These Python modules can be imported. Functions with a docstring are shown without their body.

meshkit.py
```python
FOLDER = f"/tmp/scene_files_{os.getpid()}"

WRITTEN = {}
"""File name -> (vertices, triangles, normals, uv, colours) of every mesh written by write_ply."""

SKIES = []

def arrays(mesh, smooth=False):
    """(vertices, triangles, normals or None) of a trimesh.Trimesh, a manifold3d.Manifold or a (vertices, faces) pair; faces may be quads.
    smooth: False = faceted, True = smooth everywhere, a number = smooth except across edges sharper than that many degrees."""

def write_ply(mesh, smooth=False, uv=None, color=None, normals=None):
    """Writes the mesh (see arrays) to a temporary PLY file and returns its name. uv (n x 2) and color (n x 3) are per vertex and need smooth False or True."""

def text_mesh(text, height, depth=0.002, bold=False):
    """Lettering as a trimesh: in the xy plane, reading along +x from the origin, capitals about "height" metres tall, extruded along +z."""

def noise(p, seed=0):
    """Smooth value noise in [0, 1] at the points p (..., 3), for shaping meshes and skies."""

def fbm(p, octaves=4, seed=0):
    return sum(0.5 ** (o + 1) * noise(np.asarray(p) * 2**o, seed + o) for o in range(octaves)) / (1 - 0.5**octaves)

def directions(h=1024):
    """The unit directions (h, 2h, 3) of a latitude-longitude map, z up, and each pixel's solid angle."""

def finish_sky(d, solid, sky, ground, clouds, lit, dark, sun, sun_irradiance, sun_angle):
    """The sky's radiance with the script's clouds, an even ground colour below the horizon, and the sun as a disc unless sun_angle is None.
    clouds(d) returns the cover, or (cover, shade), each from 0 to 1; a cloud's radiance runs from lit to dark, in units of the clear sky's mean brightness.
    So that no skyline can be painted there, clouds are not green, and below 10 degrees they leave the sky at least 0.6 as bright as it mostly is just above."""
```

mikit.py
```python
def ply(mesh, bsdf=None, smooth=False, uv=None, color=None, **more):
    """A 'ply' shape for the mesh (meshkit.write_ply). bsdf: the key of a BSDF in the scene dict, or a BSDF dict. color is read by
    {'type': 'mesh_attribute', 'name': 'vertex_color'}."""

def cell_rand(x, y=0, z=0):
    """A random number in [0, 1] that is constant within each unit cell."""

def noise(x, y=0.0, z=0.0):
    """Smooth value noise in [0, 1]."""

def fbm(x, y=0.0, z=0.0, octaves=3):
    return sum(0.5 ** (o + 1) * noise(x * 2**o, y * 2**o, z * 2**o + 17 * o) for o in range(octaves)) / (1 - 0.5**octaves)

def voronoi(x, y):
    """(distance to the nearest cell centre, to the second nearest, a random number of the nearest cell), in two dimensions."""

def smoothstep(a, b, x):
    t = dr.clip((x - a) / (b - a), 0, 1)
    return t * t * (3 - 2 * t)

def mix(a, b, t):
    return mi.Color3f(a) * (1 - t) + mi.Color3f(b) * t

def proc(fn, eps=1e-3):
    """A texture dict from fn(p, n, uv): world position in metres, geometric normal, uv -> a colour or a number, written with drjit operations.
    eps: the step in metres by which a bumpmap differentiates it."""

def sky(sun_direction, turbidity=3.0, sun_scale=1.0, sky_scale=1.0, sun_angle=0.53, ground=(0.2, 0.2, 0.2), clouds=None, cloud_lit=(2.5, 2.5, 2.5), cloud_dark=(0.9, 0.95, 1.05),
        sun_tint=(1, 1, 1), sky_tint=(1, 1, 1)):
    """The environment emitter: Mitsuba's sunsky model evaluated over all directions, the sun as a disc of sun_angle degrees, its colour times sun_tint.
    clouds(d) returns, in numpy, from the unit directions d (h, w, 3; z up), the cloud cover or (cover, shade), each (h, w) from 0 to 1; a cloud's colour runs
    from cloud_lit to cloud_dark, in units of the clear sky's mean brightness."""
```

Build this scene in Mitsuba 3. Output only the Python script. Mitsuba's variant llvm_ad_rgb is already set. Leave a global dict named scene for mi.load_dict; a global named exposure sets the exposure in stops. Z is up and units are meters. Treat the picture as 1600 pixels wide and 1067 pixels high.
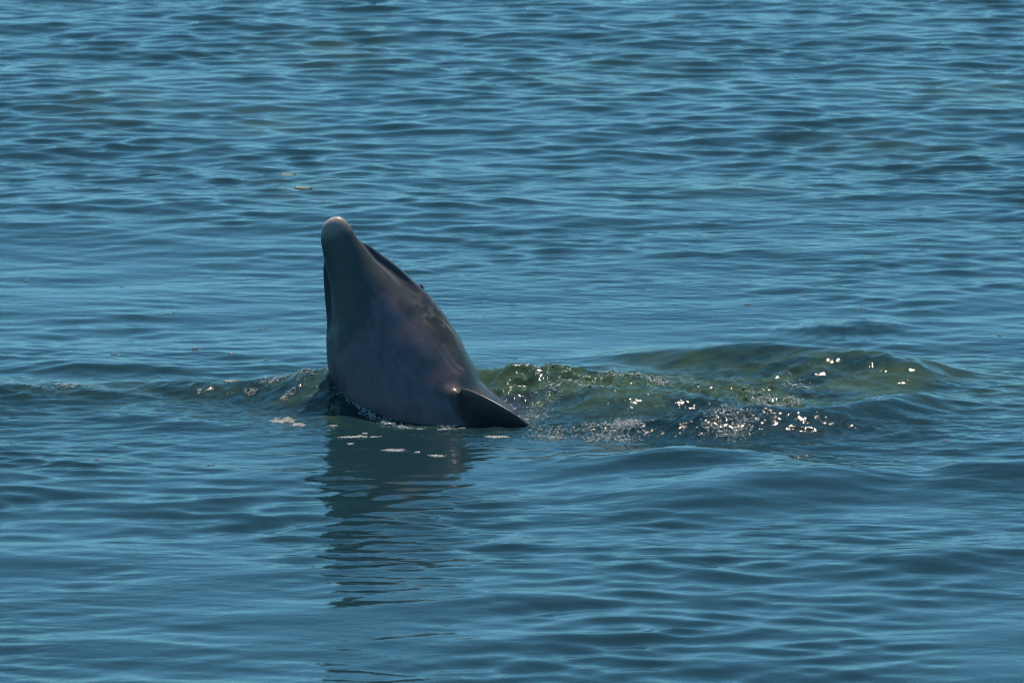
import math
import numpy as np
import trimesh
import manifold3d as m3
from scipy.interpolate import CubicSpline, PchipInterpolator
from scipy.ndimage import gaussian_filter, map_coordinates
from scipy.spatial import cKDTree
import drjit as dr
import mitsuba as mi
import mikit
import meshkit

T = mi.ScalarTransform4f
scene, labels = {}, {}

# ------------------------------------------------------------------ camera, sky, exposure
scene['camera'] = {'type': 'thinlens', 'aperture_radius': 0.010, 'focus_distance': 22.9, 'fov': 6.915, 'fov_axis': 'x', 'near_clip': 0.5, 'far_clip': 9000.0,
                   'to_world': T().look_at(origin=[0, -23.635, 4.1676], target=[0, 0, 0], up=[0, 0, 1])}
SUN_EL, SUN_AZ = math.radians(68.5), math.radians(20)            # azimuth from straight ahead (+y) towards the right (+x)
SUN = [math.cos(SUN_EL) * math.sin(SUN_AZ), math.cos(SUN_EL) * math.cos(SUN_AZ), math.sin(SUN_EL)]
scene['sky'] = mikit.sky(SUN, turbidity=2.4, ground=(0.03, 0.06, 0.08), sky_tint=(0.63, 1.10, 1.06))
exposure = 1.95

rng = np.random.default_rng(7)


def sstep(a, b, x):
    t = np.clip((x - a) / (b - a), 0, 1)
    return t * t * (3 - 2 * t)


# ------------------------------------------------------------------ materials
def ripple(p, n, uv):
    a = mikit.noise(p.x * 38, p.y * 52, 3.0)
    b = mikit.noise(p.x * 90 + 0.4 * p.y, p.y * 110, 9.0)

    def spot(x, y, rx, ry):
        return dr.exp(-dr.square((p.x - x) / rx) - dr.square((p.y - y) / ry))
    rough = dr.minimum(spot(.25, -.95, .45, .35) + .5 * spot(.85, -.75, .5, .28) + spot(.2, -1.4, .5, .12) + .75 * spot(-.53, -1.02, .26, .2) + .35 * spot(-1.1, -.85, .6, .12) + .5 * spot(.9, -1.3, .4, .16), 1.0)
    c = mikit.noise(p.x * 100 + 2.0 * mikit.noise(p.x * 20, p.y * 20, 1.0), p.y * 85, 5.0)
    d = mikit.noise(p.x * 260, p.y * 230, 7.0)
    calm = mikit.smoothstep(.30, .62, mikit.noise(p.x * 1.3, p.y * 1.7, 2.0))
    w = p.x * 0.35 * mikit.noise(p.x * 2, p.y * 2, 8.0)
    e = mikit.noise(p.x * 11 + w, p.y * 34 + p.x * 3, 4.0) + 0.5 * mikit.noise(p.x * 23, p.y * 60 - p.x * 7, 6.0)
    return 0.0004 * a + 0.0002 * b + (0.0004 + 0.0013 * calm) * e + rough * (0.0018 * c + 0.0012 * d)


scene['water_material'] = {'type': 'bumpmap', 'scale': 1.0, 'texture': mikit.proc(ripple, eps=2e-3), 'bsdf': {
    'type': 'principled', 'base_color': {'type': 'mesh_attribute', 'name': 'vertex_color'}, 'roughness': 0.08, 'eta': 1.333}}
scene['dolphin_skin'] = {'type': 'principled', 'base_color': {'type': 'mesh_attribute', 'name': 'vertex_color'}, 'roughness': 0.33, 'specular': 0.27}
scene['eye_material'] = {'type': 'principled', 'base_color': {'type': 'rgb', 'value': [0.012, 0.011, 0.012]}, 'roughness': 0.12, 'specular': 0.6}
scene['foam_material'] = {'type': 'principled', 'roughness': 0.55, 'specular': 0.5,
                          'base_color': mikit.proc(lambda p, n, uv: mikit.mix((0.15, 0.17, 0.17), (0.36, 0.37, 0.36), mikit.noise(p.x * 300, p.y * 220, p.z * 300)))}
scene['bubble_material'] = {'type': 'roughplastic', 'alpha': 0.06, 'int_ior': 1.4, 'diffuse_reflectance': {'type': 'rgb', 'value': [0.17, 0.20, 0.21]}}
scene['froth_material'] = {'type': 'principled', 'base_color': {'type': 'rgb', 'value': [0.30, 0.34, 0.34]}, 'roughness': 0.24, 'specular': 0.5}
scene['drop_material'] = {'type': 'principled', 'base_color': {'type': 'rgb', 'value': [0.22, 0.25, 0.24]}, 'roughness': 0.12, 'specular': 0.5}
scene['fleck_material'] = {'type': 'principled', 'roughness': 0.5, 'base_color': mikit.proc(lambda p, n, uv: mikit.mix((0.055, 0.068, 0.035), (0.095, 0.105, 0.06), mikit.noise(p.x * 120, p.y * 60, 0)))}  # pale yellow green of the two small flecks


# ------------------------------------------------------------------ dolphin
SPINE = np.array([[-.490, -.975, .518], [-.480, -.98, .490], [-.466, -.985, .438], [-.445, -.99, .396], [-.409, -.995, .328], [-.381, -1.0, .277],
                  [-.357, -1.0, .225], [-.330, -1.0, .156], [-.308, -1.0, .103], [-.288, -1.0, .045], [-.256, -1.0, -.012],
                  [-.175, -1.02, -.10], [-.04, -1.06, -.20], [.16, -1.14, -.27], [.33, -1.24, -.25], [.46, -1.33, -.165], [.57, -1.39, -.085],
                  [.72, -1.42, -.065], [.88, -1.45, -.070], [1.0, -1.47, -.12]])
S_KNOT = np.r_[0, np.cumsum(np.linalg.norm(np.diff(SPINE, axis=0), axis=1))]
spine = CubicSpline(S_KNOT, gaussian_filter(SPINE, (0.6, 0), mode='nearest'))
S_END = S_KNOT[-1]


def pch(*pairs):
    a = np.array(pairs, float)
    return PchipInterpolator(a[:, 0], a[:, 1])


w_low = pch((0, 0), (.004, .017), (.012, .028), (.024, .036), (.05, .045), (.072, .049), (.118, .061), (.16, .072), (.2, .087), (.26, .118), (.31, .155), (.38, .174), (.45, .187), (.54, .194), (.65, .18), (.85, .185), (1.05, .165), (1.25, .12), (1.45, .07), (1.6, .045), (S_END - .01, .022), (S_END, 0))
w_up = pch((0, 0), (.004, .018), (.012, .029), (.024, .036), (.05, .043), (.072, .048), (.095, .054), (.118, .072), (.14, .084), (.2, .109), (.26, .133), (.31, .157), (.38, .177), (.45, .188), (.54, .194), (.65, .18), (.85, .185), (1.05, .165), (1.25, .12), (1.45, .07), (1.6, .045), (S_END - .01, .022), (S_END, 0))
d_ven = pch((0, 0), (.004, .009), (.012, .015), (.03, .020), (.1, .030), (.2, .055), (.26, .075), (.31, .095), (.4, .13), (.55, .17), (.8, .18), (1.05, .16), (1.25, .13),
            (1.45, .085), (1.6, .06), (S_END - .01, .02), (S_END, 0))
d_dor = pch((0, 0), (.004, .008), (.012, .013), (.03, .017), (.09, .024), (.115, .040), (.15, .062), (.2, .086), (.26, .110), (.31, .128), (.45, .16), (.6, .18), (.85, .19),
            (1.05, .17), (1.25, .135), (1.45, .095), (1.6, .065), (S_END - .01, .02), (S_END, 0))
mouth_angle = pch((0, 92), (.1, 90), (.2, 86), (.27, 82), (.4, 80))


def frame(s):
    s = np.atleast_1d(s)
    t = spine(s, 1)
    t /= np.linalg.norm(t, axis=1, keepdims=True)
    k = sstep(.65, 1.4, s)[:, None]
    v = np.array([-.16, -1.0, 0.0]) * (1 - k) + np.array([0, -.35, -1.0]) * k
    v = v - (v * t).sum(1, keepdims=True) * t
    v /= np.linalg.norm(v, axis=1, keepdims=True)
    u = np.cross(v, t)
    return spine(s), t, u, v


def skin_point(s, th):
    """The point of the skin at distance s from the beak's tip and angle th (0 = belly, +90 = the animal's left side)."""
    s, th = np.broadcast_arrays(np.asarray(s, float), np.asarray(th, float))
    c, t, u, v = frame(s.ravel())
    a = np.abs((np.degrees(th.ravel()) + 180) % 360 - 180)
    ss = s.ravel()
    low = sstep(-7, 7, mouth_angle(ss) - a)
    w = w_low(ss) * low + w_up(ss) * (1 - low)
    cs, sn = np.cos(th.ravel()), np.sin(th.ravel())
    d = np.where(cs > 0, d_ven(ss), d_dor(ss))
    p = 0.90 + 0.1 * sstep(.05, .3, ss)                                    # the beak is a little squarer than round
    x = w * np.sign(sn) * np.abs(sn) ** p
    y = d * np.sign(cs) * np.abs(cs) ** p
    # mouth: a groove that fades at its corner behind the beak, with a soft lip below it
    gape = sstep(.004, .02, ss) * (1 - sstep(.235, .275, ss))
    k = 1 - 0.050 * gape * np.exp(-((a - mouth_angle(ss)) / 2.6) ** 2) + 0.012 * gape * np.exp(-((a - mouth_angle(ss) + 9) / 5.0) ** 2)
    # throat: a shallow hollow either side of the jaw, eye bulge, flipper shoulder
    k = k - 0.05 * np.exp(-((ss - .30) / .07) ** 2 - ((a - 62) / 16) ** 2) + 0.015 * np.exp(-((ss - .285) / .03) ** 2 - ((a - 101) / 9) ** 2)
    k = k + 0.008 * np.exp(-((ss - .52) / .09) ** 2 - ((a - 62) / 20) ** 2)
    k = k + 0.008 * (meshkit.fbm(np.stack([ss * 9, np.cos(th.ravel()) * 1.5, np.sin(th.ravel()) * 1.5], -1), 3, 4) - .5)
    out = c + (x * k)[:, None] * u + (y * k)[:, None] * v
    return out.reshape(s.shape + (3,))


def loft_body():
    s = np.r_[np.linspace(.0008, .02, 22)[:-1], np.linspace(.02, .75, 250)[:-1], np.linspace(.75, S_END - .002, 110)]
    th = np.linspace(-np.pi, np.pi, 240, endpoint=False)
    g = skin_point(s[:, None], th[None])
    n, m = g.shape[:2]
    v = np.vstack([g.reshape(-1, 3), spine(0.0), spine(S_END)])
    i, j = np.meshgrid(np.arange(n - 1), np.arange(m), indexing='ij')
    q = np.stack([i * m + j, i * m + (j + 1) % m, (i + 1) * m + (j + 1) % m, (i + 1) * m + j], -1).reshape(-1, 4)
    f = np.vstack([q[:, [0, 1, 2]], q[:, [0, 2, 3]]])
    r = np.arange(m)
    f = np.vstack([f, np.stack([np.full(m, n * m), (r + 1) % m, r], 1), np.stack([np.full(m, n * m + 1), (n - 1) * m + r, (n - 1) * m + (r + 1) % m], 1)])
    mesh = trimesh.Trimesh(v, f, process=False)
    if mesh.volume < 0:
        mesh.invert()
    return mesh


def blade(lead, trail, thick, n=48, m=28):
    """A fin: a lens-shaped section swept between its leading and its trailing edge."""
    lead, trail = np.array(lead, float), np.array(trail, float)
    k = np.linspace(0, 1, len(lead))
    L, R, K = CubicSpline(k, lead), CubicSpline(k, trail), PchipInterpolator(k, thick)
    tt = np.linspace(0, 1, n)
    a = np.linspace(0, 2 * np.pi, m, endpoint=False)
    rows = []
    for t in tt:
        p, q = L(t), R(t)
        along = L(t, 1) + R(t, 1)
        chord = p - q
        nn = np.cross(along, chord)
        nn /= np.linalg.norm(nn) + 1e-9
        prof = np.sin(a) * (0.62 + 0.38 * np.cos(a))                       # thicker towards the leading edge
        rows.append((p + q) / 2 + np.cos(a)[:, None] * chord / 2 + (prof * K(t))[:, None] * nn)
    v = np.vstack(rows)
    i, j = np.meshgrid(np.arange(n - 1), np.arange(m), indexing='ij')
    q = np.stack([i * m + j, i * m + (j + 1) % m, (i + 1) * m + (j + 1) % m, (i + 1) * m + j], -1).reshape(-1, 4)
    r = np.arange(1, m - 1)
    f = np.vstack([q[:, [0, 1, 2]], q[:, [0, 2, 3]], np.stack([0 * r, r + 1, r], 1), np.stack([(n - 1) * m + 0 * r, (n - 1) * m + r, (n - 1) * m + r + 1], 1)])
    mesh = trimesh.Trimesh(v, f, process=False)
    if mesh.volume < 0:
        mesh.invert()
    return mesh


def solid(mesh):
    return m3.Manifold(m3.Mesh(vert_properties=np.asarray(mesh.vertices, np.float32), tri_verts=np.asarray(mesh.faces, np.uint32)))


FLIPPER_LEAD = [(-.215, -1.06, .055), (-.168, -1.140, .080), (-.120, -1.205, .082), (-.066, -1.250, .066), (-.006, -1.285, .038), (.050, -1.305, .000)]
FLIPPER_TRAIL = [(-.195, -1.060, -.090), (-.135, -1.120, -.085), (-.085, -1.175, -.068), (-.035, -1.225, -.050), (.010, -1.268, -.034), (.046, -1.303, -.010)]
FLIPPER_THICK = [.030, .028, .022, .016, .010, .004]
OTHER_LEAD = [(-.33, -1.06, -.10), (-.40, -1.12, -.13), (-.45, -1.16, -.19), (-.48, -1.18, -.26), (-.50, -1.19, -.32)]
OTHER_TRAIL = [(-.28, -1.06, -.23), (-.34, -1.12, -.26), (-.40, -1.16, -.29), (-.45, -1.18, -.32), (-.495, -1.19, -.33)]
OTHER_THICK = [.026, .022, .016, .010, .004]


def build_dolphin():
    body = loft_body()
    parts = [solid(body), solid(blade(FLIPPER_LEAD, FLIPPER_TRAIL, FLIPPER_THICK)), solid(blade(OTHER_LEAD, OTHER_TRAIL, OTHER_THICK))]
    # dorsal fin and flukes, both under water
    c, t, u, v = (q[0] for q in frame(1.0))
    base = c - v * .15
    parts.append(solid(blade([base - t * .12, base - t * .02 - v * .07, base + t * .07 - v * .12], [base + t * .12, base + t * .10 - v * .06, base + t * .09 - v * .115], [.02, .012, .004])))
    c, t, u, v = (q[0] for q in frame(S_END - .05))
    for sgn in (-1, 1):
        parts.append(solid(blade([c - t * .05, c + t * .0 + u * sgn * .10, c + t * .09 + u * sgn * .20, c + t * .15 + u * sgn * .24],
                                 [c + t * .07, c + t * .10 + u * sgn * .10, c + t * .14 + u * sgn * .19, c + t * .16 + u * sgn * .238], [.018, .012, .008, .003])))
    man = m3.Manifold.batch_boolean(parts, m3.OpType.Add)
    m = man.to_mesh()
    mesh = trimesh.Trimesh(m.vert_properties[:, :3].astype(float), m.tri_verts, process=True)
    mesh.merge_vertices(digits_vertex=6)
    # soften the joints of fins and body
    joint = np.zeros(len(mesh.vertices))
    dist_body = cKDTree(body.vertices).query(mesh.vertices)[0]
    fin = dist_body > 0.004
    near = cKDTree(mesh.vertices[fin]).query(mesh.vertices)[0]
    joint = (1 - sstep(.008, .045, near)) * (1 - sstep(.015, .06, dist_body))
    A = trimesh.graph.edges_to_coo(mesh.edges_unique, count=len(mesh.vertices)).tocsr().astype(float)
    A = ((A + A.T) > 0).astype(float)
    deg = np.maximum(np.asarray(A.sum(1)).ravel(), 1)
    v = np.array(mesh.vertices)
    for _ in range(70):
        v += (joint * .6)[:, None] * ((A @ v) / deg[:, None] - v)
    mesh.vertices = v
    return mesh, body


dolphin, body_only = build_dolphin()


def skin_colour(p):
    """Colour patches in the animal's own coordinates: dark grey back, grey throat, pinkish belly, pale beak tip, old scratches."""
    s_grid = np.linspace(0, S_END, 900)
    c, t, u, v = frame(s_grid)
    i = cKDTree(c).query(p)[1]
    s = s_grid[i]
    q = p - c[i]
    th = np.arctan2((q * u[i]).sum(1), (q * v[i]).sum(1))
    a = np.abs(np.degrees(th))
    nz = lambda f, o, seed: meshkit.fbm(p * f, o, seed)
    col = np.tile(np.array([.026, .030, .037]), (len(p), 1))

    def paint(k, rgb):
        col[:] = col * (1 - k[:, None]) + np.array(rgb) * k[:, None]

    wob = nz(14, 3, 1) - .5
    side = np.degrees(th)
    grain = nz(np.array([26, 26, 9]), 4, 33)
    paint((1 - sstep(58, 82, a + 40 * wob)) * .9, (.036, .043, .043))                             # throat and lower flank
    edge = .305 - .058 * sstep(2, 18, side) + .05 * sstep(25, 60, -side) + .09 * wob
    paint(.8 * np.exp(-((side - 76) / 11) ** 2) * sstep(.30, .36, s) * (1 - sstep(.6, .7, s)), (.020, .022, .019))   # dark stripe along the flank
    paint(sstep(edge - .008, edge + .014, s) * (1 - sstep(50, 72, np.abs(side + 4) + 50 * wob)) * (1 - sstep(1.0, 1.3, s)), (.082, .063, .075))   # pinkish belly
    paint(.75 * np.exp(-((s - .312) / .03) ** 2 - ((side + 2) / 17) ** 2) * sstep(.3, .6, nz(24, 2, 8)), (.150, .078, .088))
    paint(.7 * np.exp(-((s - .30) / .05) ** 2 - ((side - 38 - (s - .3) * 60) / 10) ** 2), (.112, .088, .096))
    paint(.45 * np.exp(-((s - .40) / .06) ** 2 - ((side - 46) / 7) ** 2), (.115, .092, .105))
    paint(.32 * sstep(.5, .72, grain) * sstep(.2, .3, s) * (1 - sstep(45, 70, a)), (.098, .078, .084))   # mottling drawn out along the body
    paint(.3 * sstep(.52, .7, nz(np.array([40, 40, 14]), 3, 41)) * sstep(.15, .3, s), (.026, .025, .031))
    paint((1 - sstep(.005, .075, s + .06 * wob)) * .95, (.185, .152, .140))                         # pale beak tip
    paint((1 - sstep(.0, .022, s + .016 * wob)) * .8, (.27, .225, .21))
    ma = mouth_angle(s)
    on = sstep(.03, .08, s) * (1 - sstep(.24, .27, s))
    paint(.65 * on * np.exp(-((a - ma) / 2.0) ** 2), (.010, .011, .014))                           # mouth line
    paint(.5 * on * np.exp(-((a - ma + 7) / 2.6) ** 2), (.105, .112, .113))                       # pale lower lip
    streak = sstep(.56, .66, nz(np.array([60, 60, 24]), 3, 21)) * np.exp(-((s - .37) / .08) ** 2) * np.exp(-((side - 76) / 14) ** 2)
    paint(.7 * streak, (.105, .10, .080))                                                            # worn pale scratches behind the eye
    for s0, a0, ds, da, k, sl in ((.335, 70, .004, 4, .5, 60), (.345, 76, .004, 3, .5, 60), (.40, 84, .035, 1.2, .7, 60), (.50, 68, .04, 1.1, .5, 60), (.47, 60, .05, .8, .4, 40), (.45, 20, .06, .5, .35, 120), (.46, 23, .06, .5, .3, 120),
                                  (.40, -20, .05, .6, .3, -90), (.52, -5, .05, .5, .3, 60), (.35, 50, .03, .7, .4, 150), (.24, 20, .03, .7, .3, 90), (.19, -15, .02, .8, .3, -120)):
        paint(k * np.exp(-((s - s0) / ds) ** 2 - ((side - a0 - (s - s0) * sl) / da) ** 2), (.16, .15, .14))
    pores = meshkit.noise(p * 210, 61)
    paint(.35 * sstep(.86, .95, pores), (.012, .012, .015))
    dist_body = cKDTree(body_only.vertices).query(p)[0]
    paint(sstep(.003, .012, dist_body), (.032, .027, .031))                                        # dark flippers, fin and flukes
    return col * (1.18 + .5 * nz(np.array([75, 75, 40]), 4, 5))[:, None] * (.93 + .14 * meshkit.noise(p * 330, 9))[:, None]


dv = np.array(dolphin.vertices)
scene['dolphin'] = mikit.ply(dolphin, 'dolphin_skin', smooth=True, color=skin_colour(dv))
labels['dolphin'] = {'label': 'grey dolphin with a pinkish belly raising its head and one flipper from the sea', 'category': 'dolphin'}
for k, sgn in enumerate((1, -1)):
    pt = skin_point(.283, math.radians(sgn * 101))
    c0 = spine(.283)
    n0 = (pt - c0) / np.linalg.norm(pt - c0)
    e = trimesh.creation.icosphere(3, .0095)
    e.vertices = e.vertices * [1, 1, 1.25] + pt - n0 * .006
    scene['dolphin__eye' + ('' if k == 0 else '_001')] = mikit.ply(e, 'eye_material', smooth=True)


# ------------------------------------------------------------------ water
def axis(a, b, fine, lo, hi, coarse, far):
    def side(start, stop, sgn):
        out, d, x = [], fine, start
        while (x - far * sgn) * sgn < 0:
            d = min(d * 1.03, coarse) if (x - stop) * sgn < 0 else d * 1.13
            x += sgn * d
            out.append(x)
        return out
    mid = np.arange(a, b, fine)
    return np.r_[side(mid[0], lo, -1)[::-1], mid, side(mid[-1], hi, 1)]


xs = axis(-1.45, 1.45, .0068, -2.6, 2.6, .013, 4000)
xs = xs[np.abs(xs) < 4200]
ys = axis(-1.85, -.25, .0075, -6.2, 9.4, .0155, 4000)
ys = np.where(ys < -4000, -4000, ys)
NX, NY = len(xs), len(ys)
X, Y = np.meshgrid(xs.astype(np.float32), ys.astype(np.float32), indexing='ij')
DX, DY = np.meshgrid(np.gradient(xs).astype(np.float32), np.gradient(ys).astype(np.float32), indexing='ij')
SPACING = np.maximum(DX, DY)
WIND = -math.pi / 2 + .06


def field(scale, seed, x=None, y=None):
    """Slowly varying noise over the water, from a few long sine waves."""
    r = np.random.default_rng(seed)
    out = 0
    for _ in range(7):
        a, k = r.uniform(0, 2 * math.pi), 2 * math.pi / scale * r.uniform(.6, 1.5)
        out = out + np.sin(k * (X * math.cos(a) + Y * math.sin(a)) + r.uniform(0, 6.28))
    return out / 2.2


def blob(x, y, rx, ry, rot=0.0):
    c, s = math.cos(rot), math.sin(rot)
    u, v = (X - x) * c + (Y - y) * s, -(X - x) * s + (Y - y) * c
    return np.exp(-np.minimum((u / rx) ** 2 + (v / ry) ** 2, 60))


def waves(bands, wind, spread, chop, r):
    h, ox, oy = np.zeros_like(X), np.zeros_like(X), np.zeros_like(X)
    for lo, hi, slope, n, mod in bands:
        hb, xb, yb = np.zeros_like(X), np.zeros_like(X), np.zeros_like(X)
        fade = np.clip((lo / SPACING - 2.0) / 2.5, 0, 1)
        live = np.nonzero(fade.max(1) > 0)[0], np.nonzero(fade.max(0) > 0)[0]
        i0, i1, j0, j1 = live[0][0], live[0][-1] + 1, live[1][0], live[1][-1] + 1
        xx, yy = X[i0:i1, j0:j1], Y[i0:i1, j0:j1]
        for _ in range(n):
            lam = lo * (hi / lo) ** r.uniform()
            a = wind + r.normal(0, spread)
            k = np.float32(2 * math.pi / lam)
            amp = np.float32(slope * math.sqrt(2 / n) / k)
            ph = k * np.float32(math.cos(a)) * xx + k * np.float32(math.sin(a)) * yy + np.float32(r.uniform(0, 6.283))
            c, s = np.cos(ph), np.sin(ph)
            hb[i0:i1, j0:j1] += amp * c
            xb[i0:i1, j0:j1] -= np.float32(chop * math.cos(a)) * amp * s
            yb[i0:i1, j0:j1] -= np.float32(chop * math.sin(a)) * amp * s
        g = fade * (1 if mod is None else mod)
        h += hb * g
        ox += xb * g
        oy += yb * g
    return h, ox, oy


r_w = np.random.default_rng(23)
calm_patch = np.clip(.75 + .42 * field(1.7, 3) + .2 * field(.7, 4), .15, 1.5)
far_side = sstep(-.3, 3.5, Y)                                         # the breeze ruffles the water more farther out
quiet = 1 - .55 * blob(-.6, .5, 1.6, 1.5) - .45 * blob(.8, -2.2, .9, .6) - .35 * blob(.9, .3, 1.0, .7)
mid_mod = (.72 + .5 * far_side) * quiet
small_mod = (calm_patch * (1 - far_side) + (.6 + .4 * calm_patch) * far_side) * (.68 + .28 * far_side) * quiet * (1 + .55 * blob(-.35, -2.2, .5, .75))
BANDS = [(1.2, 3.0, .012, 16, None), (.55, 1.2, .017, 34, None), (.27, .55, .034, 54, mid_mod), (.145, .27, .068, 70, small_mod), (.075, .145, .098, 90, small_mod), (.04, .075, .066, 60, small_mod)]
h, ox, oy = waves(BANDS, WIND, .40, .8, r_w)


def ridge(points, near, far, taper=True):
    """A wavelet along a crest line given as (x, y, height): near and far are its widths towards and away from the boat."""
    global h
    pts = np.array(points, float)
    k = np.linspace(0, 1, len(pts))
    c = CubicSpline(k, pts[:, :2])(np.linspace(0, 1, 120))
    hh = PchipInterpolator(k, pts[:, 2])(np.linspace(0, 1, 120))
    m = 4 * max(near, far)
    i = np.nonzero((xs > c[:, 0].min() - m) & (xs < c[:, 0].max() + m))[0]
    j = np.nonzero((ys > c[:, 1].min() - m) & (ys < c[:, 1].max() + m))[0]
    sub = np.ix_(i, j)
    p = np.stack([X[sub], Y[sub]], -1).reshape(-1, 2).astype(float)
    p = p + .015 * np.stack([np.sin(p[:, 1] * 31 + p[:, 0] * 17), np.sin(p[:, 0] * 23 + 2)], -1) * .6
    d, idx = cKDTree(c).query(p)
    tan = np.gradient(c, axis=0)
    side = np.sign(tan[idx, 0] * (p[:, 1] - c[idx, 1]) - tan[idx, 1] * (p[:, 0] - c[idx, 0])) * (1 if c[-1, 0] > c[0, 0] else -1)
    end = (idx == 0) | (idx == 119)
    wd = np.where(side < 0, near, far)
    bump = hh[idx] * np.where(side < 0, np.exp(-(d / wd) ** 2), np.exp(-(d / wd) ** 2))
    h[sub] += gaussian_filter(bump.reshape(len(i), len(j)), 2.2).astype(np.float32)


# ring wave left by a stroke of the flukes, and the swirls round it
ridge([(.28, -.37, .010), (.465, -.317, .040), (.624, -.386, .058), (.80, -.459, .065), (.974, -.54, .065), (1.114, -.59, .052), (1.19, -.63, .024), (1.25, -.66, .003)], .14, .13)
ridge([(.70, -1.313, .02), (.858, -1.28, .036), (1.002, -1.137, .042), (1.10, -1.0, .035), (1.17, -.90, .006)], .10, .11)
ridge([(.359, -1.353, .012), (.479, -1.374, .036), (.564, -1.378, .052), (.65, -1.354, .036), (.773, -1.286, .012)], .08, .09)
ridge([(.10, -.985, .03), (.16, -.995, .05), (.277, -1.06, .06), (.415, -1.07, .06), (.519, -1.10, .04), (.587, -1.171, .015)], .17, .10)
ridge([(-.10, -.72, .045), (-.02, -.78, .065), (.088, -.80, .065), (.21, -.815, .05), (.315, -.79, .04), (.456, -.765, .012)], .075, .10)
ridge([(-.75, -.877, .008), (-.647, -.866, .04), (-.558, -.901, .08), (-.508, -.93, .085), (-.455, -.93, .085), (-.40, -.92, .075), (-.34, -.90, .05)], .13, .09)
ridge([(-1.7, -.76, .022), (-1.5, -.80, .024), (-1.295, -.829, .018), (-1.1, -.80, .012), (-.9, -.77, .005)], .08, .14)
ridge([(-1.0, -.80, .004), (-.88, -.83, .022), (-.76, -.85, .02), (-.66, -.86, .01)], .06, .10)
ridge([(-1.053, -1.163, .01), (-.965, -1.204, .020), (-.87, -1.24, .014), (-.74, -1.25, .003)], .09, .14)
ridge([(-1.30, -.481, .008), (-1.137, -.474, .016), (-.98, -.481, .008)], .07, .10)
ridge([(.02, -1.965, .004), (.251, -1.889, .030), (.436, -1.825, .042), (.587, -1.808, .030), (.80, -1.793, .004)], .10, .16)
ridge([(.24, -2.47, .004), (.493, -2.284, .034), (.744, -2.127, .040), (1.02, -2.128, .012)], .20, .25)
ridge([(1.08, -1.995, .008), (1.231, -2.004, .035), (1.45, -1.977, .045)], .12, .16)
ridge([(.83, -3.14, .006), (1.075, -3.107, .020), (1.40, -2.94, .022)], .11, .16)
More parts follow.
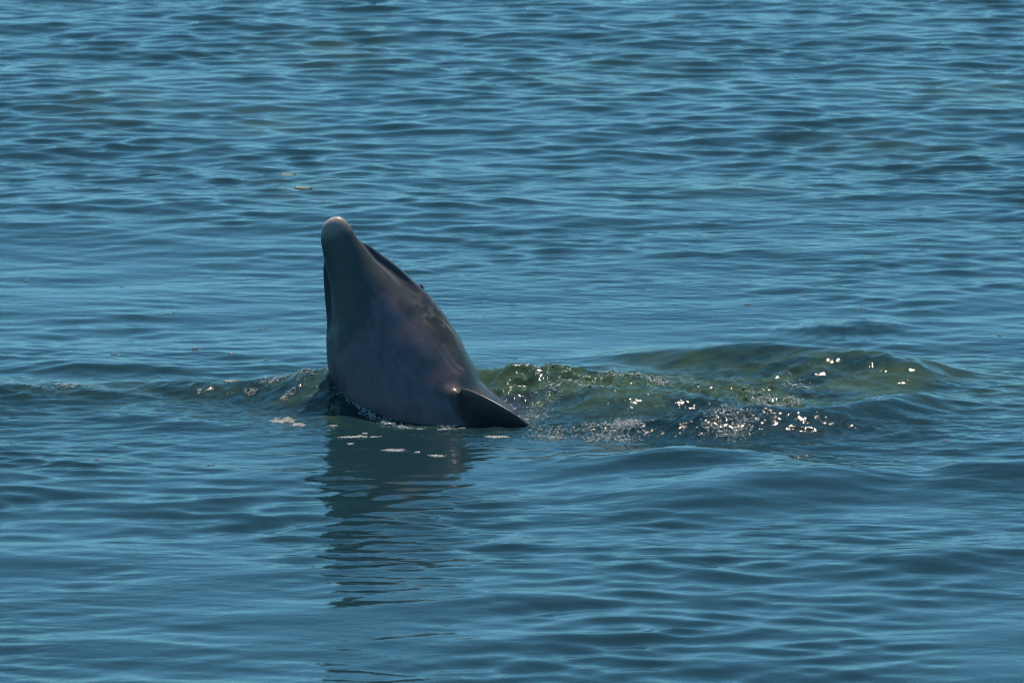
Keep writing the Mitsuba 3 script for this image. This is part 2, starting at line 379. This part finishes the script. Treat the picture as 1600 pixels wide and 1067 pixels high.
ridge([(.86, .07, .006), (.971, .20, .022), (1.16, .24, .006)], .08, .12)
h += .022 * blob(-.45, -1.10, .10, .09) - .022 * blob(-.20, -1.22, .22, .11)

# broken, churned water
churn = (1.0 * blob(.10, -.90, .30, .24) + .9 * blob(.62, -.95, .24, .20) + .75 * blob(.25, -1.36, .36, .07) + .35 * blob(.58, -1.42, .20, .09) + .55 * blob(-.53, -.95, .15, .11)
         + .35 * blob(-.35, -1.30, .28, .12) + .45 * blob(-1.33, -.87, .22, .07) + .35 * blob(-.86, -.86, .14, .07) + .4 * blob(.85, -.66, .45, .14) + .3 * blob(.9, -1.4, .4, .12)
         + .4 * blob(.4, -.85, .45, .28) + .25 * blob(-.7, -1.0, .25, .2) + .25 * blob(.93, .2, .25, .2))
on = churn > .02
P = np.stack([X[on], Y[on] * .9, np.zeros(on.sum())], -1).astype(float)
n1 = 1 - np.abs(2 * meshkit.noise(P * 13, 5) - 1)
n2 = 1 - np.abs(2 * meshkit.noise(P * 27 + 3, 6) - 1)
n3 = 1 - np.abs(2 * meshkit.noise(P * 52, 7) - 1)
n4 = meshkit.noise(P * 95, 8)
ch = np.minimum(churn[on], 1.1)
h[on] += (ch * (.012 * (n1 ** 2 - .35) + .012 * (n2 ** 2 - .35) + .005 * (n3 - .5) + .003 * (n4 - .5))).astype(np.float32)

# ------------------------------------------------------------------ what shows through the water: sunlight glowing in the waves painted as olive, stirred-up sediment, the animal's back close under the surface
grid = np.full((260, 200), -9.0)
bx, by = ((dv[:, 0] + .9) / .01).astype(int), ((dv[:, 1] + 2.0) / .01).astype(int)
ok = (bx >= 0) & (bx < 260) & (by >= 0) & (by < 200)
np.maximum.at(grid, (bx[ok], by[ok]), dv[ok, 2])
top = gaussian_filter(np.maximum(grid, -.5), 1.6)
zt = map_coordinates(top, [((X + .9) / .01).ravel(), ((Y + 2.0) / .01).ravel()], order=1, mode='constant', cval=-.5).reshape(X.shape)
near_skin = np.exp(-np.maximum(h - zt, 0) / .05)
olive_tint = .65 * blob(.6, -.72, .75, .40) + .75 * blob(.12, -.95, .35, .26) + .18 * blob(-.9, -.85, .7, .22) + .7 * blob(-.46, -1.02, .15, .16)  # olive painted in where sun glows through the waves, with some sediment
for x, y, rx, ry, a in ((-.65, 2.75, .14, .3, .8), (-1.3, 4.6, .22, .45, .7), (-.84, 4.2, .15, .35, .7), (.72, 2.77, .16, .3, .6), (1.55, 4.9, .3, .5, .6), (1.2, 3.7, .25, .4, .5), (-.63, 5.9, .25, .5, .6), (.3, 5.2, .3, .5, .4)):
    olive_tint = olive_tint + .45 * a * blob(x, y, rx, ry)                              # fainter olive patches farther out
live = olive_tint > .02
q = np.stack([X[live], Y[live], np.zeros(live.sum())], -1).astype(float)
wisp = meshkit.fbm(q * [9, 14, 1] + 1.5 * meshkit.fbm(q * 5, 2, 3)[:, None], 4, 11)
olive_tint[live] = np.clip(olive_tint[live] * (.25 + 2.0 * sstep(.30, .72, wisp)), 0, 1.25)
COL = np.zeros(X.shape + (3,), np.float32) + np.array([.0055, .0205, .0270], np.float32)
COL += olive_tint[..., None] * (np.array([.028, .054, .034]) - np.array([.0055, .0205, .0270])).astype(np.float32)
k = (near_skin * (.15 + .45 * sstep(-.4, -.1, X)))[..., None]
COL = COL * (1 - k) + np.array([.034, .032, .046], np.float32) * k

V = np.stack([X + ox, Y + oy, h], -1).reshape(-1, 3)
i, j = np.meshgrid(np.arange(NX - 1), np.arange(NY - 1), indexing='ij')
q0 = i * NY + j
quads = np.stack([q0, q0 + NY, q0 + NY + 1, q0 + 1], -1).reshape(-1, 4)
F = np.vstack([quads[:, [0, 1, 2]], quads[:, [0, 2, 3]]])
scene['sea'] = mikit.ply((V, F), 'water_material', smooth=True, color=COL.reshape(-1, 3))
labels['sea'] = {'label': 'rippled blue green sea water', 'kind': 'structure'}
central = (np.abs(V[:, 0]) < 1.9) & (V[:, 1] > -3.5) & (V[:, 1] < 6.5)
Vc = V[central]
tree_xy = cKDTree(Vc[:, :2])


def level(x, y):
    return Vc[tree_xy.query(np.stack([np.atleast_1d(x), np.atleast_1d(y)], -1))[1], 2]


def tag(key, label, cat, group=None, kind=None):
    labels[key] = {'label': label, 'category': cat}
    if group:
        labels[key]['group'] = group
    if kind:
        labels[key] = {'label': label, 'category': cat, 'kind': kind}


def numbered(name):
    k, key = 0, name
    while key in scene:
        k += 1
        key = f'{name}_{k:03d}'
    return key



# ------------------------------------------------------------------ foam, bubbles, spray
BEAD = trimesh.creation.icosphere(0, 1.0)
DOME = trimesh.creation.icosphere(2, 1.0)


def beads(points, radii, shape, squash=(1, 1, 1)):
    """Many little spheres as one mesh."""
    n, nv = len(points), len(shape.vertices)
    v = (np.asarray(points)[:, None] + shape.vertices[None] * np.asarray(squash) * np.asarray(radii)[:, None, None]).reshape(-1, 3)
    f = (shape.faces[None] + (np.arange(n) * nv)[:, None, None]).reshape(-1, 3)
    return v, f


def foam_mesh(x, y, rx, ry, seed, rot=0.0):
    """A raft of foam: small bubbles packed in the middle and scattered at its ragged rim."""
    r = np.random.default_rng(seed)
    n = int(1.5 * rx * ry / .0014 ** 2)
    a, rho = r.uniform(0, 2 * np.pi, n), np.sqrt(r.uniform(0, 1, n)) * (1 + .22 * r.exponential(.5, n) * (r.uniform(size=n) < .35))
    edge = 1 + .20 * np.sin(2 * a + r.uniform(0, 6)) + .18 * np.sin(3 * a + r.uniform(0, 6)) + .12 * np.sin(5 * a + r.uniform(0, 6)) + .10 * np.sin(9 * a + r.uniform(0, 6))
    px, py = rho * edge * np.cos(a) * rx, rho * edge * np.sin(a) * ry * .8
    keep = meshkit.noise(np.stack([px * 130, py * 90, px * 0 + seed], -1), 3) > .24
    px, py = px[keep], py[keep]
    qx, qy = x + px * math.cos(rot) - py * math.sin(rot), y + px * math.sin(rot) + py * math.cos(rot)
    return beads(np.c_[qx, qy, level(qx, qy) + r.uniform(0, .001, len(qx))], .0008 + r.exponential(.0006, len(qx)).clip(0, .0022), BEAD, (1.1, 1.3, .7))


def foam(label, x, y, rx, ry, rot=0.0, group=None):
    key = numbered('foam_patch')
    scene[key] = mikit.ply(foam_mesh(x, y, rx, ry, len(scene), rot), 'foam_material', smooth=True)
    tag(key, label, 'foam', group)


foam('largest white foam patch floating left of the dolphin', -.6185, -1.2055, .0345, .040)
foam('smaller white foam patch touching the right end of the largest patch', -.5739, -1.2666, .0206, .026)
foam('slanting white foam patch on the slope of the bow wave left of the dolphin', -.6072, -1.02, .0192, .022, -.5)
foam('small white foam streak close to the left side of the dolphin at the waterline', -.5261, -1.0649, .0156, .017)
foam('long white foam streak in the dark reflection just below the dolphin', -.4126, -1.4481, .042, .014)
foam('white foam streak at the lower edge of the dark reflection, below the belly', -.3131, -1.6132, .0288, .018)
foam('white foam patch at the right end of the dark reflection, below the flipper', -.1956, -1.6948, .0202, .020)
foam('pale foam streak in front of the tip of the flipper', -.0409, -1.4574, .026, .018)
LOW = ' of three small foam flecks on the low wavelets left of the dolphin'
for x, y, rx, ry, which in ((-.7119, -.9012, .021, .0165, 'rightmost'), (-.7714, -.8038, .0193, .0166, 'middle one'), (-.8533, -.8909, .0085, .0155, 'leftmost and smallest')):
    foam(which + LOW, x, y, rx, ry, 0, 'foam flecks left of the dolphin')
for x, y, rx, ry, which in ((-.4791, -1.2807, .0103, .0121, 'at the left rim of the dark reflection'), (-.4299, -1.5218, .0085, .0128, 'just below the long foam streak in the reflection'),
                            (-.3926, -1.4004, .0077, .0119, 'just above the right end of the long foam streak'), (-.2502, -1.6404, .0076, .0116, 'between the two foam patches at the right of the reflection')):
    foam('tiny foam fleck ' + which, x, y, rx, ry, 0, 'foam flecks in the reflection')

ROW = ' of the five bubble rafts behind the low wavelets at left'
FAR = ' of four tiny bubble rafts beyond the ring wave at right'
RAFTS = {'bubble rafts left of the dolphin': [(-1.1161, -.2837, 'leftmost' + ROW), (-1.038, -.192, 'second from the left' + ROW), (-.892, -.181, 'middle one' + ROW),
                                              (-.783, -.284, 'second from the right' + ROW), (-.684, -.345, 'rightmost' + ROW),
                                              (-.71, .227, 'tiny bubble raft on smooth water left of the chest, just beyond the row of five'),
                                              (-.984, .441, 'tiny bubble raft alone on smooth water between the left edge and the head'),
                                              (-1.146, .971, 'tiny bubble raft farthest out on the left, level with the throat'), (-1.437, 1.06, 'tiny bubble raft at the left edge of the view, level with the throat')],
         'bubble rafts behind the ring wave': [(.686, .626, 'leftmost' + FAR), (.849, .814, 'second from the left' + FAR), (1.017, .539, 'third from the left' + FAR), (1.383, .089, 'rightmost' + FAR)],
         'bubble rafts nearer than the dolphin': [(-1.092, -1.785, 'left one of two tiny bubble rafts in the left foreground'), (-.787, -1.865, 'right one of two tiny bubble rafts in the left foreground'),
                                                  (1.014, -1.767, 'left one of two tiny bubble rafts nearer than the ring wave at right'), (1.148, -1.513, 'right one of two tiny bubble rafts nearer than the ring wave at right')]}
for group, spots in RAFTS.items():
    for x, y, label in spots:
        n = rng.integers(5, 11)
        bxy = np.stack([rng.normal(0, .006, n), rng.normal(0, .007, n)], -1) + [x, y]
        rad = rng.uniform(.0013, .0036, n)
        key = numbered('bubble_raft')
        scene[key] = mikit.ply(beads(np.c_[bxy, level(bxy[:, 0], bxy[:, 1])], rad, DOME), 'bubble_material', smooth=True)
        tag(key, label, 'bubbles', group)

# broken water: froth on the crests and the drops that fly from it
SPLASHES = [([(.06, -1.327), (.137, -1.365), (.223, -1.36), (.292, -1.36), (.351, -1.36)], 560, .022, 1.0), ([(.068, -1.439), (.17, -1.456), (.272, -1.456), (.341, -1.439)], 260, .03, .4),
            ([(.485, -1.467), (.528, -1.457), (.596, -1.485), (.614, -1.439)], 130, .022, .6), ([(.53, -1.385), (.564, -1.385), (.61, -1.38), (.65, -1.36)], 130, .022, .7),
            ([(.24, -.81), (.354, -.79), (.432, -.775)], 190, .014, .4), ([(.633, -.834), (.693, -.893), (.662, -1.02), (.721, -1.06), (.768, -.95)], 330, .022, .5),
            ([(.741, -.735), (.784, -.745), (.833, -.80)], 90, .018, .4), ([(-.415, -1.14), (-.363, -1.17), (-.31, -1.215), (-.24, -1.26)], 230, .010, .5), ([(-.20, -1.28), (-.129, -1.30)], 60, .010, .4),
            ([(.0, -.74), (.088, -.78), (.176, -.83), (.123, -.95), (.21, -.95), (.07, -1.1), (.069, -1.205)], 360, .035, .6), ([(-.684, -.87), (-.642, -.87), (-.584, -.88), (-.531, -.92)], 90, .02, .4),
            ([(-1.415, -.80), (-1.307, -.83), (-1.235, -.82), (-1.127, -.80)], 60, .015, .3), ([(-.44, -1.08), (-.39, -1.16), (-.33, -1.2)], 60, .006, .2)]
fp, fr, dp, drr = [], [], [], []
for line, n, spread, lift in SPLASHES:
    n = int(n * 2.6)
    c = np.array(line)
    knots = rng.uniform(0, len(c) - 1, 9)                                 # froth gathers in clots
    t = np.clip(np.where(rng.uniform(size=n) < .75, rng.choice(knots, n) + rng.normal(0, .07, n), rng.uniform(0, len(c) - 1, n)), 0, len(c) - 1.001)
    i = t.astype(int)
    p = c[i] + (c[i + 1] - c[i]) * (t - i)[:, None] + rng.normal(0, spread, (n, 2)) * [.8, 1]
    z = level(p[:, 0], p[:, 1])
    fp.append(np.c_[p, z + rng.exponential(.0025, n) * lift])
    fr.append(.0007 + rng.exponential(.0008, n).clip(0, .0030))
    m = max(4, int(n * .10 * lift))
    q = p[rng.integers(0, n, m)] + rng.normal(0, .02, (m, 2))
    dp.append(np.c_[q, level(q[:, 0], q[:, 1]) + rng.exponential(.012, m) * lift + .002])
    drr.append(.0006 + rng.exponential(.0006, m).clip(0, .002))
# a thin, broken rim of bubbles where skin and water meet
rim = dv[np.abs(dv[:, 2]) < .12]
rim = rim[np.abs(rim[:, 2] - level(rim[:, 0], rim[:, 1])) < .004]
rim = rim[(rim[:, 0] > -.6) & (rim[:, 0] < .1)]
rim = rim[meshkit.noise(rim * 55, 15) > .56]
rim = rim[rng.permutation(len(rim))[:700]]
out = rng.normal(0, .004, (len(rim), 2)) + [0, -.004]
fp.append(np.c_[rim[:, :2] + out, level(rim[:, 0] + out[:, 0], rim[:, 1] + out[:, 1]) + .0005])
fr.append(.0006 + rng.exponential(.0007, len(rim)).clip(0, .0024))
scene['froth'] = mikit.ply(beads(np.vstack(fp), np.concatenate(fr), BEAD, (1.15, 1.15, .8)), 'froth_material', smooth=True)
tag('froth', 'white froth and bubbles on the churned water around the dolphin', 'froth', kind='stuff')
scene['water_drops'] = mikit.ply(beads(np.vstack(dp), np.concatenate(drr), BEAD), 'drop_material', smooth=True)
tag('water_drops', 'bright drops of water splashing over the churned water', 'water drops', kind='stuff')

for x, y, rx, ry, rz, label in ((-.7147, 3.0871, .024, .015, .1, 'pale yellow green fleck on the water far behind the beak, the farther of two'),
                                (-.6575, 2.7468, .029, .012, -.2, 'pale yellow green fleck on the water behind the beak, the nearer of two')):  # small pale lens-shaped flecks lying on the water
    u, w = np.meshgrid(np.linspace(-1, 1, 25), np.linspace(-1, 1, 9), indexing='ij')
    lx, ly = u * rx, w * ry * (1 - u ** 2) ** .7
    qx, qy = x + lx * math.cos(rz) - ly * math.sin(rz), y + lx * math.sin(rz) + ly * math.cos(rz)
    z = level(x, y) + .0010 + .002 * w ** 2 + .08 * (qy - y)
    i, j = np.meshgrid(np.arange(24), np.arange(8), indexing='ij')
    f = np.stack([i * 9 + j, i * 9 + 9 + j, i * 9 + 10 + j, i * 9 + j + 1], -1).reshape(-1, 4)
    v = np.stack([qx, qy, z], -1).reshape(-1, 3)
    n = len(v)
    key = numbered('pale_fleck')
    scene[key] = mikit.ply((np.vstack([v, v - [0, 0, .0015]]), np.vstack([f, f[:, ::-1] + n])), 'fleck_material', smooth=True)
    tag(key, label, 'leaf')
print('verts', len(V), 'tris', len(F) + len(dolphin.faces) + 20 * (len(np.vstack(fp)) + len(np.vstack(dp))))
